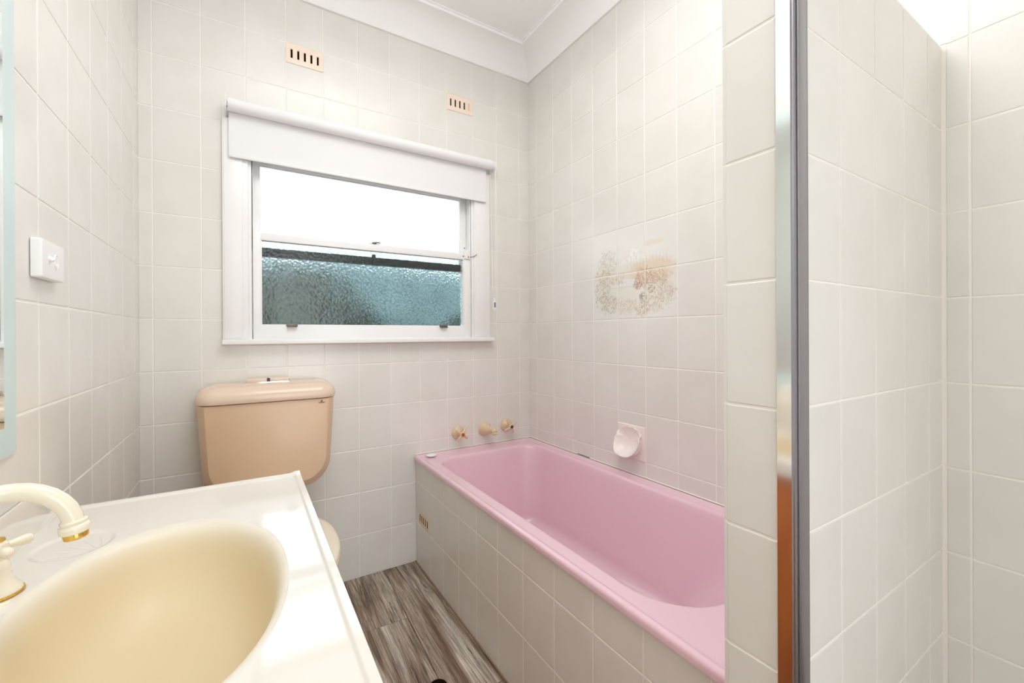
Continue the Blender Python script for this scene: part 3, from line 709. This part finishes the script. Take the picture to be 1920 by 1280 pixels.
fb = obj('flush_surround', loft([rrect(TX-0.004, -0.071, 0.088, 0.020, 0.014, 0.937), rrect(TX-0.004, -0.071, 0.088, 0.020, 0.014, 0.9405), rrect(TX-0.004, -0.071, 0.084, 0.016, 0.012, 0.9405), rrect(TX-0.004, -0.071, 0.083, 0.015, 0.011, 0.9385)]), M['chrome'], e)
for s in (-1, 1):
    x0 = TX-0.004+s*0.0395
    obj('flush_button', box((x0-0.037, -0.083, 0.9385), (x0+0.037, -0.059, 0.9535), 0.003, 3), M['lid'], fb)
obj('button_divider', box((TX-0.009, -0.086, 0.939), (TX+0.002, -0.058, 0.953), 0.001), M['blackcap'], fb)
# small brown maker's emblem on the front, top right
ex, ez = TX+0.183, 0.853
em = [box((ex-0.013, -0.1732, ez-0.0008), (ex+0.013, -0.1722, ez+0.0008))]
em += [loft([[(ex-0.006, y_, ez+0.0022), (ex+0.006, y_, ez+0.0022), (ex+0.003, y_, ez+0.0042), (ex+0.0015, y_, ez+0.009), (ex-0.0015, y_, ez+0.009), (ex-0.003, y_, ez+0.0042)] for y_ in (-0.1732, -0.1722)])]
em += [box((ex-0.010, -0.1732, ez-0.0036), (ex+0.010, -0.1722, ez-0.0022))]
obj('emblem', join(*em), M['brownprint'], e, smooth=0)
def egg(sc, z, yb=-0.205, yf=-0.735, hw=0.193):
    out = []; yc_ = -0.455
    for k in range(64):
        a = 2*PI*k/64; x = math.cos(a); y = math.sin(a)
        ry = (yb-yc_) if y > 0 else (yc_-yf)
        p_ = 0.72 if y > 0 else 0.95
        out.append((TX+hw*sc*math.copysign(abs(x)**0.92, x), yc_+ry*math.copysign(abs(y)**p_, y)*(1-(1-sc)*0.8), z))
    return out
obj('pan', loft([egg(0.55, 0.001, -0.10, -0.62), egg(0.56, 0.05, -0.10, -0.62), egg(0.52, 0.16, -0.10, -0.60), egg(0.66, 0.27, -0.09, -0.65), egg(0.88, 0.35, -0.08, -0.705), egg(0.95, 0.385, -0.07, -0.722), egg(0.93, 0.392, -0.07, -0.720)]), M['beige'], e)
obj('trapway', loft([rrect(TX, -0.09, 0.10, 0.082, 0.05, 0.30), rrect(TX, -0.09, 0.13, 0.082, 0.05, 0.42), rrect(TX, -0.09, 0.12, 0.075, 0.05, 0.515)]), M['beige'], e)
obj('seat', loft([egg(0.985, 0.394), egg(1.0, 0.398), egg(1.0, 0.408), egg(0.985, 0.412)]), M['seat'], e)
obj('seat_lid', loft([egg(0.985, 0.4135), egg(1.004, 0.417), egg(1.0, 0.426), egg(0.97, 0.432), egg(0.90, 0.4355), egg(0.6, 0.438), egg(0.2, 0.439)]), M['seat'], e)

# ------------------------------------------------------------------ vanity
VX, VY0, VY1, VZ = 0.4590, -1.72, -0.8130, 0.7710
V_ = thing('vanity', 'timber vanity with a moulded cream top and oval basin along the left wall', 'vanity', (0.22, -1.27, 0.0))
BX, BY, BA, BB, BE = 0.2330, -1.2700, 0.1620, 0.2560, 2.12
def bpt(th, rho):
    c, s = math.cos(th), math.sin(th)
    k = (abs(c)**BE+abs(s)**BE)**(-1/BE)
    return (BX+BA*rho*k*c, BY+BB*rho*k*s)
def sstep(a, b, v):
    t_ = min(1, max(0, (v-a)/(b-a))); return t_*t_*(3-2*t_)
FC = (0.133, -1.063)     # notch where the soap fan drains into the bowl
def decksurf(x, y):
    z = VZ
    # raised drip lip along the free edges
    ef = VX-x; eb = VY1-y; en = y-VY0
    for d_ in (ef, eb, en):
        z += 0.0035*sstep(0.016, 0.010, d_)
    # cove up to the splash along the wall
    z += 0.066*sstep(0.016, 0.006, x)*sstep(VY1-0.004, VY1-0.10, y)
    # fan-shaped soap recess with ribs
    dx, dy = x-FC[0], y-FC[1]; r = math.hypot(dx, dy); a = math.atan2(dy, dx)
    da = (a-math.radians(138)+PI) % (2*PI)-PI
    m_ = sstep(0.055, 0.046, math.hypot(x-0.088, (y+1.020)*0.96))*sstep(0.0, 0.02, r)
    z -= 0.0030*m_
    if r > 0.02 and abs(da) < 0.75:
        rib = (da/0.30)-round(da/0.30); z -= 0.0012*m_*math.exp(-(rib*0.30*r/0.0010)**2)*sstep(0.078, 0.070, r)*sstep(0.02, 0.032, r)
    return z
ths = sorted(set([2*PI*k/400 for k in range(400)]+[math.radians(94+58*k/700) for k in range(701)]+[math.atan2(cy_-BY, cx_-BX) % (2*PI) for cx_ in (0.003, VX) for cy_ in (VY0, VY1)]))
def border(th):
    c, s = math.cos(th), math.sin(th); best = 1e9
    for a, lo, hi in ((c, 0.003-BX, VX-BX), (s, VY0-BY, VY1-BY)):
        if a > 1e-9: best = min(best, hi/a)
        if a < -1e-9: best = min(best, lo/a)
    return (BX+best*c, BY+best*s)
rg = []
NR = 90
def edir(th):
    x, y = bpt(th, 1); return x, y
# match each border direction with the rim point in the same direction
def rimpt(th):
    c, s = math.cos(th), math.sin(th)
    k = (abs(c/BA)**BE+abs(s/BB)**BE)**(-1/BE)
    return BX+k*c, BY+k*s
deck = []
for i in range(NR+1):
    t_ = i/NR; ring = []
    for th in ths:
        a = rimpt(th); b = border(th); x = a[0]+(b[0]-a[0])*t_; y = a[1]+(b[1]-a[1])*t_
        ring.append((x, y, decksurf(x, y)-(0.0006*(1-t_*NR/2) if i < 2 else 0)))
    deck.append(ring)
deck.append([(x, y, z-0.0025) for x, y, z in [(p[0]+(0.0012 if p[0] > VX-1e-6 else 0), p[1]+(0.0012 if p[1] > VY1-1e-6 else (-0.0012 if p[1] < VY0+1e-6 else 0)), p[2]) for p in deck[-1]]])
deck.append([(x, y, VZ-0.036) for x, y, z in deck[-1]])
obj('benchtop', loft(deck, (False, False)), M['gel'], V_, smooth=45)
bowl = []
prof = [(1.0, 0.0006), (0.985, 0.0012), (0.965, 0.003), (0.945, 0.0065), (0.925, 0.0125), (0.905, 0.021), (0.885, 0.032), (0.86, 0.046), (0.83, 0.061), (0.79, 0.077), (0.74, 0.092), (0.68, 0.105), (0.60, 0.117), (0.50, 0.126), (0.38, 0.132), (0.26, 0.1355), (0.14, 0.137), (0.085, 0.138)]
for rho, dz in prof:
    ring = []
    for th in ths:
        a = rimpt(th); x = BX+(a[0]-BX)*rho; y = BY+(a[1]-BY)*rho-(1-rho)*0.035
        z = VZ-dz+(decksurf(*a)-VZ)*max(0.0, 1-(1-rho)/0.06)
        r = math.hypot(x-FC[0], y-FC[1])
        if 0.90 < rho < 0.99: z -= 0.003*math.exp(-(r/0.012)**2)
        ring.append((x, y, z))
    bowl.append(ring)
bo = obj('basin', loft(bowl, (False, True)), M['bowl'], V_, smooth=60)
tn = bo.data.color_attributes.new('bounce_tone', 'FLOAT_COLOR', 'POINT'); nt = len(ths)
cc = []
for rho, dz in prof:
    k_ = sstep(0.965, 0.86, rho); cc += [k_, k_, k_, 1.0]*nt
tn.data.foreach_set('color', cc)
obj('waste', lathe((BX, BY-0.033, VZ-0.139), (0, 0, 1), [(0.024, 0.0), (0.024, 0.003), (0.017, 0.004), (0.015, 0.001), (0.0, 0.001)], 28, (False, False)), M['gold'], V_)
cb = obj('cabinet', join(box((0.003, VY0+0.02, 0.10), (0.425, VY0+0.038, VZ-0.037)), box((0.003, VY1-0.036, 0.10), (0.425, VY1-0.018, VZ-0.037)),
    box((0.405, VY0+0.038, 0.10), (0.425, VY1-0.036, VZ-0.037)), box((0.003, VY0+0.038, 0.10), (0.405, VY1-0.036, 0.118)), box((0.003, VY0+0.03, 0.0), (0.375, VY1-0.03, 0.10))), M['timber'], V_, smooth=0)
for k in range(2):
    y0 = VY0+0.024+k*0.4325; d = obj('door', box((0.426, y0, 0.112), (0.444, y0+0.4275, VZ-0.040), 0.003), M['timber'], V_)
    yk = y0+(0.39 if k == 0 else 0.037)
    obj('knob', lathe((0.444, yk, 0.62), (1, 0, 0), [(0.006, 0), (0.006, 0.010), (0.014, 0.016), (0.015, 0.022), (0.0, 0.026)], 20), M['ivory'], d)

# basin spout
e = thing('basin_spout', 'ivory gooseneck basin spout with a brass outlet, standing on the cream vanity top', 'spout', (0.042, -1.27, VZ))
zb = VZ+0.0006
path = [(0.042, -1.27, zb+0.02), (0.042, -1.27, 0.84), (0.042, -1.27, 0.87)]
for k in range(0, 17):
    a = PI-k*(PI*1.03)/16; path.append((0.098+0.056*math.cos(a), -1.27, 0.882+0.056*math.sin(a)))
path.append((path[-1][0]+0.0, -1.27, path[-1][2]-0.004))
obj('neck', tube(path, 0.0108, 24), M['ivory'], e)
obj('spout_base', lathe((0.042, -1.27, zb), (0, 0, 1), [(0.026, 0), (0.026, 0.003), (0.024, 0.006), (0.018, 0.016), (0.014, 0.03), (0.0135, 0.045), (0.0115, 0.05)], 32), M['ivory'], e)
pe = Vector(path[-1]); dd = (Vector(path[-2])-Vector(path[-4])).normalized()
pe = Vector(path[-3])
obj('collar', lathe(pe-dd*0.006, dd, [(0.0112, 0), (0.0135, 0.0015), (0.0135, 0.004), (0.0128, 0.0055), (0.0150, 0.0075), (0.0155, 0.010), (0.0150, 0.0155), (0.0135, 0.0165)], 32), M['ivory'], e)
obj('outlet', lathe(pe-dd*0.006, dd, [(0.0125, 0.0155), (0.0128, 0.0165), (0.0120, 0.0235), (0.0095, 0.0235), (0.0095, 0.018)], 28), M['gold'], e)['label'] = 'brass outlet ring'

# basin tap (far one of the pair; the other is outside the picture)
hx_, hy_ = 0.0455, -1.157
e = thing('basin_tap', 'ivory cross-handled basin tap with a brass base ring, at the left edge beside the basin', 'tap', (hx_, hy_, VZ))
zb = VZ+0.0006
obj('base_ring', lathe((hx_, hy_, zb), (0, 0, 1), [(0.0275, 0), (0.0285, 0.0015), (0.0275, 0.0035), (0.024, 0.004)], 40), M['gold'], e)['label'] = 'thin brass ring'
obj('tap_body', lathe((hx_, hy_, zb+0.003), (0, 0, 1), [(0.0262, 0), (0.0262, 0.002), (0.024, 0.006), (0.0175, 0.016), (0.0145, 0.026), (0.0150, 0.034), (0.0135, 0.040), (0.0098, 0.044), (0.0095, 0.052)], 40), M['ivory'], e)
zh = zb+0.064
hv = [lathe((hx_, hy_, zh), (0, 0, 1), [(0.0085, -0.014), (0.0125, -0.009), (0.0135, 0.0), (0.0125, 0.006), (0.0085, 0.009)], 28)]
for k in range(4):
    a = math.radians(38)+k*PI/2; dx, dy = math.cos(a), math.sin(a)
    pts = [(hx_+dx*r_, hy_+dy*r_, zh) for r_ in (0.008, 0.014, 0.020, 0.027, 0.033, 0.0365, 0.038)]
    hv.append(tube(pts, [0.0052, 0.0050, 0.0056, 0.0070, 0.0072, 0.0052, 0.0015], 16))
obj('cross_handle', join(*hv), M['ivory'], e)
obj('cap', lathe((hx_, hy_, zh+0.008), (0, 0, 1), [(0.009, 0), (0.010, 0.002), (0.009, 0.0045), (0.0, 0.006)], 24), M['gold'], e)['label'] = 'brass centre cap'

# ------------------------------------------------------------------ mirror and switch
e = thing('mirror', 'large wall mirror with a pale teal edge above the cream vanity top', 'mirror', (0.004, -1.30, 0.93))
MY0, MY1, MZ0, MZ1 = -1.68, -0.974, 0.929, 1.95
def mr(ins, x): return [(x, MY0+ins, MZ0+ins), (x, MY1-ins, MZ0+ins), (x, MY1-ins, MZ1-ins), (x, MY0+ins, MZ1-ins)]
obj('bevelled_edge', loft([mr(0.0, 0.0026), mr(0.0, 0.0062), mr(0.05, 0.0095)], (True, False)), M['mirroredge'], e, smooth=10)['label'] = 'pale teal bevelled border'
obj('mirror_glass', loft([mr(0.05, 0.0075), mr(0.05, 0.0095)], (False, True)), M['mirror'], e, smooth=10)
e = thing('light_switch', 'white plastic switch plate on the tiled left wall', 'switch', (0.003, -0.85, 1.27))
def sr(ins, x): return [(x, y, z) for y, z, _ in rrect(-0.8505, 1.2715, 0.0555-ins, 0.0365-ins, 0.004, 0)]
obj('plate', loft([sr(0.0, 0.0028), sr(0.0, 0.016), sr(0.0012, 0.0182), sr(0.004, 0.0187)], (True, True)), M['plastic'], e)
obj('dolly', join(lathe((0.0185, -0.874, 1.2735), (1, 0, 0), [(0.0062, 0), (0.0055, 0.002)], 20), tube([(0.0190, -0.874, 1.2745), (0.0225, -0.874, 1.2715), (0.0240, -0.874, 1.2695)], [0.0045, 0.004, 0.0032], 12)), M['plastic'], e)
obj('cover_flap', join(lathe((0.0185, -0.842, 1.2715), (1, 0, 0), [(0.0150, 0), (0.0147, 0.0014), (0.0132, 0.0018), (0.013, 0.0008), (0, 0.0008)], 28, scale=(0.72, 1)), lathe((0.0185, -0.842, 1.2645), (1, 0, 0), [(0.003, 0), (0.003, 0.002), (0.0, 0.003)], 14)), M['plastic'], e)

# ------------------------------------------------------------------ shower channel on the partition corner
e = thing('shower_channel', 'tall polished aluminium corner channel on the end of the tiled partition', 'trim', (1.05, -1.685, 0.0))
obj('side_face', box((NX-0.0030, -1.6895, 0.0), (NX+0.004, -1.6700, 1.86)), M['brightframe'], e, smooth=0)['label'] = 'bright polished side'
obj('front_face', join(box((NX+0.0002, -1.6930, 0.0), (NX+0.0085, -1.6850, 1.86), 0.0012, 2), box((NX+0.0095, -1.6955, 0.0), (1.0712, -1.6860, 1.86), 0.0016, 2)), M['greyframe'], e)['label'] = 'grey brushed front'

# ------------------------------------------------------------------ floor drain
e = thing('floor_drain', 'small round dark floor drain at the bottom edge between vanity and bath', 'drain', (0.866, -0.752, 0.0))
obj('drain_rim', lathe((0.866, -0.752, 0.0002), (0, 0, 1), [(0.0305, 0), (0.0305, 0.0016), (0.029, 0.0018), (0.029, 0.0006)], 32, (False, False)), M['concrete'], e)
obj('drain_hole', lathe((0.866, -0.752, 0.0002), (0, 0, 1), [(0.029, 0), (0.029, 0.0008)], 32), M['dark'], e)

# ------------------------------------------------------------------ outside the window
G = struct(obj('ground', box((-6, 0.2, -0.3), (9, 9, -0.05)), M['ground'], smooth=0))
F_ = thing('garden_fence', 'pale teal paling fence behind the shrub, blurred by the window glass', 'fence', (1.5, 2.6, -0.05))
for k in range(44):
    x = -1.9+k*0.152
    obj('paling', box((x, 2.6, -0.05), (x+0.144, 2.62, 1.93+0.015*math.sin(k*1.7))), M['fence'], F_, smooth=0)
obj('rail', box((-1.95, 2.62, 0.4), (4.9, 2.66, 0.49)), M['fence'], F_, smooth=0)
obj('rail', box((-1.95, 2.62, 1.5), (4.9, 2.66, 1.59)), M['fence'], F_, smooth=0)
def shrub(cx_, cy_, rx, ry, h, seed, label):
    e = thing('garden_shrub', label, 'shrub', (cx_, cy_, -0.05), 'shrubs outside the window')
    r_ = np.random.RandomState(seed); n = 2600
    th = r_.rand(n)*2*PI; ph = np.arccos(1-1.9*r_.rand(n)); rad = 0.72+0.3*r_.rand(n)
    V, F = [], []
    for i in range(n):
        x = cx_+rx*rad[i]*math.sin(ph[i])*math.cos(th[i]); y = cy_+ry*rad[i]*math.sin(ph[i])*math.sin(th[i]); z = h*0.55+h*0.47*rad[i]*math.cos(ph[i])
        d_ = Vector(r_.randn(3)).normalized(); u_ = d_.orthogonal().normalized()*0.022; d_ = d_*0.055; c = Vector((x, y, z)); b_ = len(V)
        V += [tuple(c-d_), tuple(c+u_), tuple(c+d_), tuple(c-u_)]; F.append((b_, b_+1, b_+2, b_+3))
    o = obj('foliage', (V, F), M['hedge'], e, smooth=0); o['kind'] = 'stuff'
    obj('inner_mass', lathe((cx_, cy_, 0.1), (0, 0, 1), [(rx*0.3, 0), (rx*0.66, h*0.25), (rx*0.7, h*0.5), (rx*0.5, h*0.78), (0.02, h*0.86)], 16, scale=(1, ry/rx)), M['hedge'], e)
    obj('stem', tube([(cx_, cy_, -0.06), (cx_+0.02, cy_, 0.3)], [0.035, 0.025], 10), M['timber'], e)
shrub(0.66, 1.55, 0.72, 0.42, 1.62, 1, 'dark green shrub outside, left of centre behind the patterned glass')
shrub(2.3, 1.6, 0.50, 0.42, 1.35, 2, 'lower dark green shrub outside, right of the taller one')

shrub(1.9, 5.2, 1.9, 0.7, 2.75, 3, 'tallest shrub, far behind the fence, a faint haze in the upper pane')
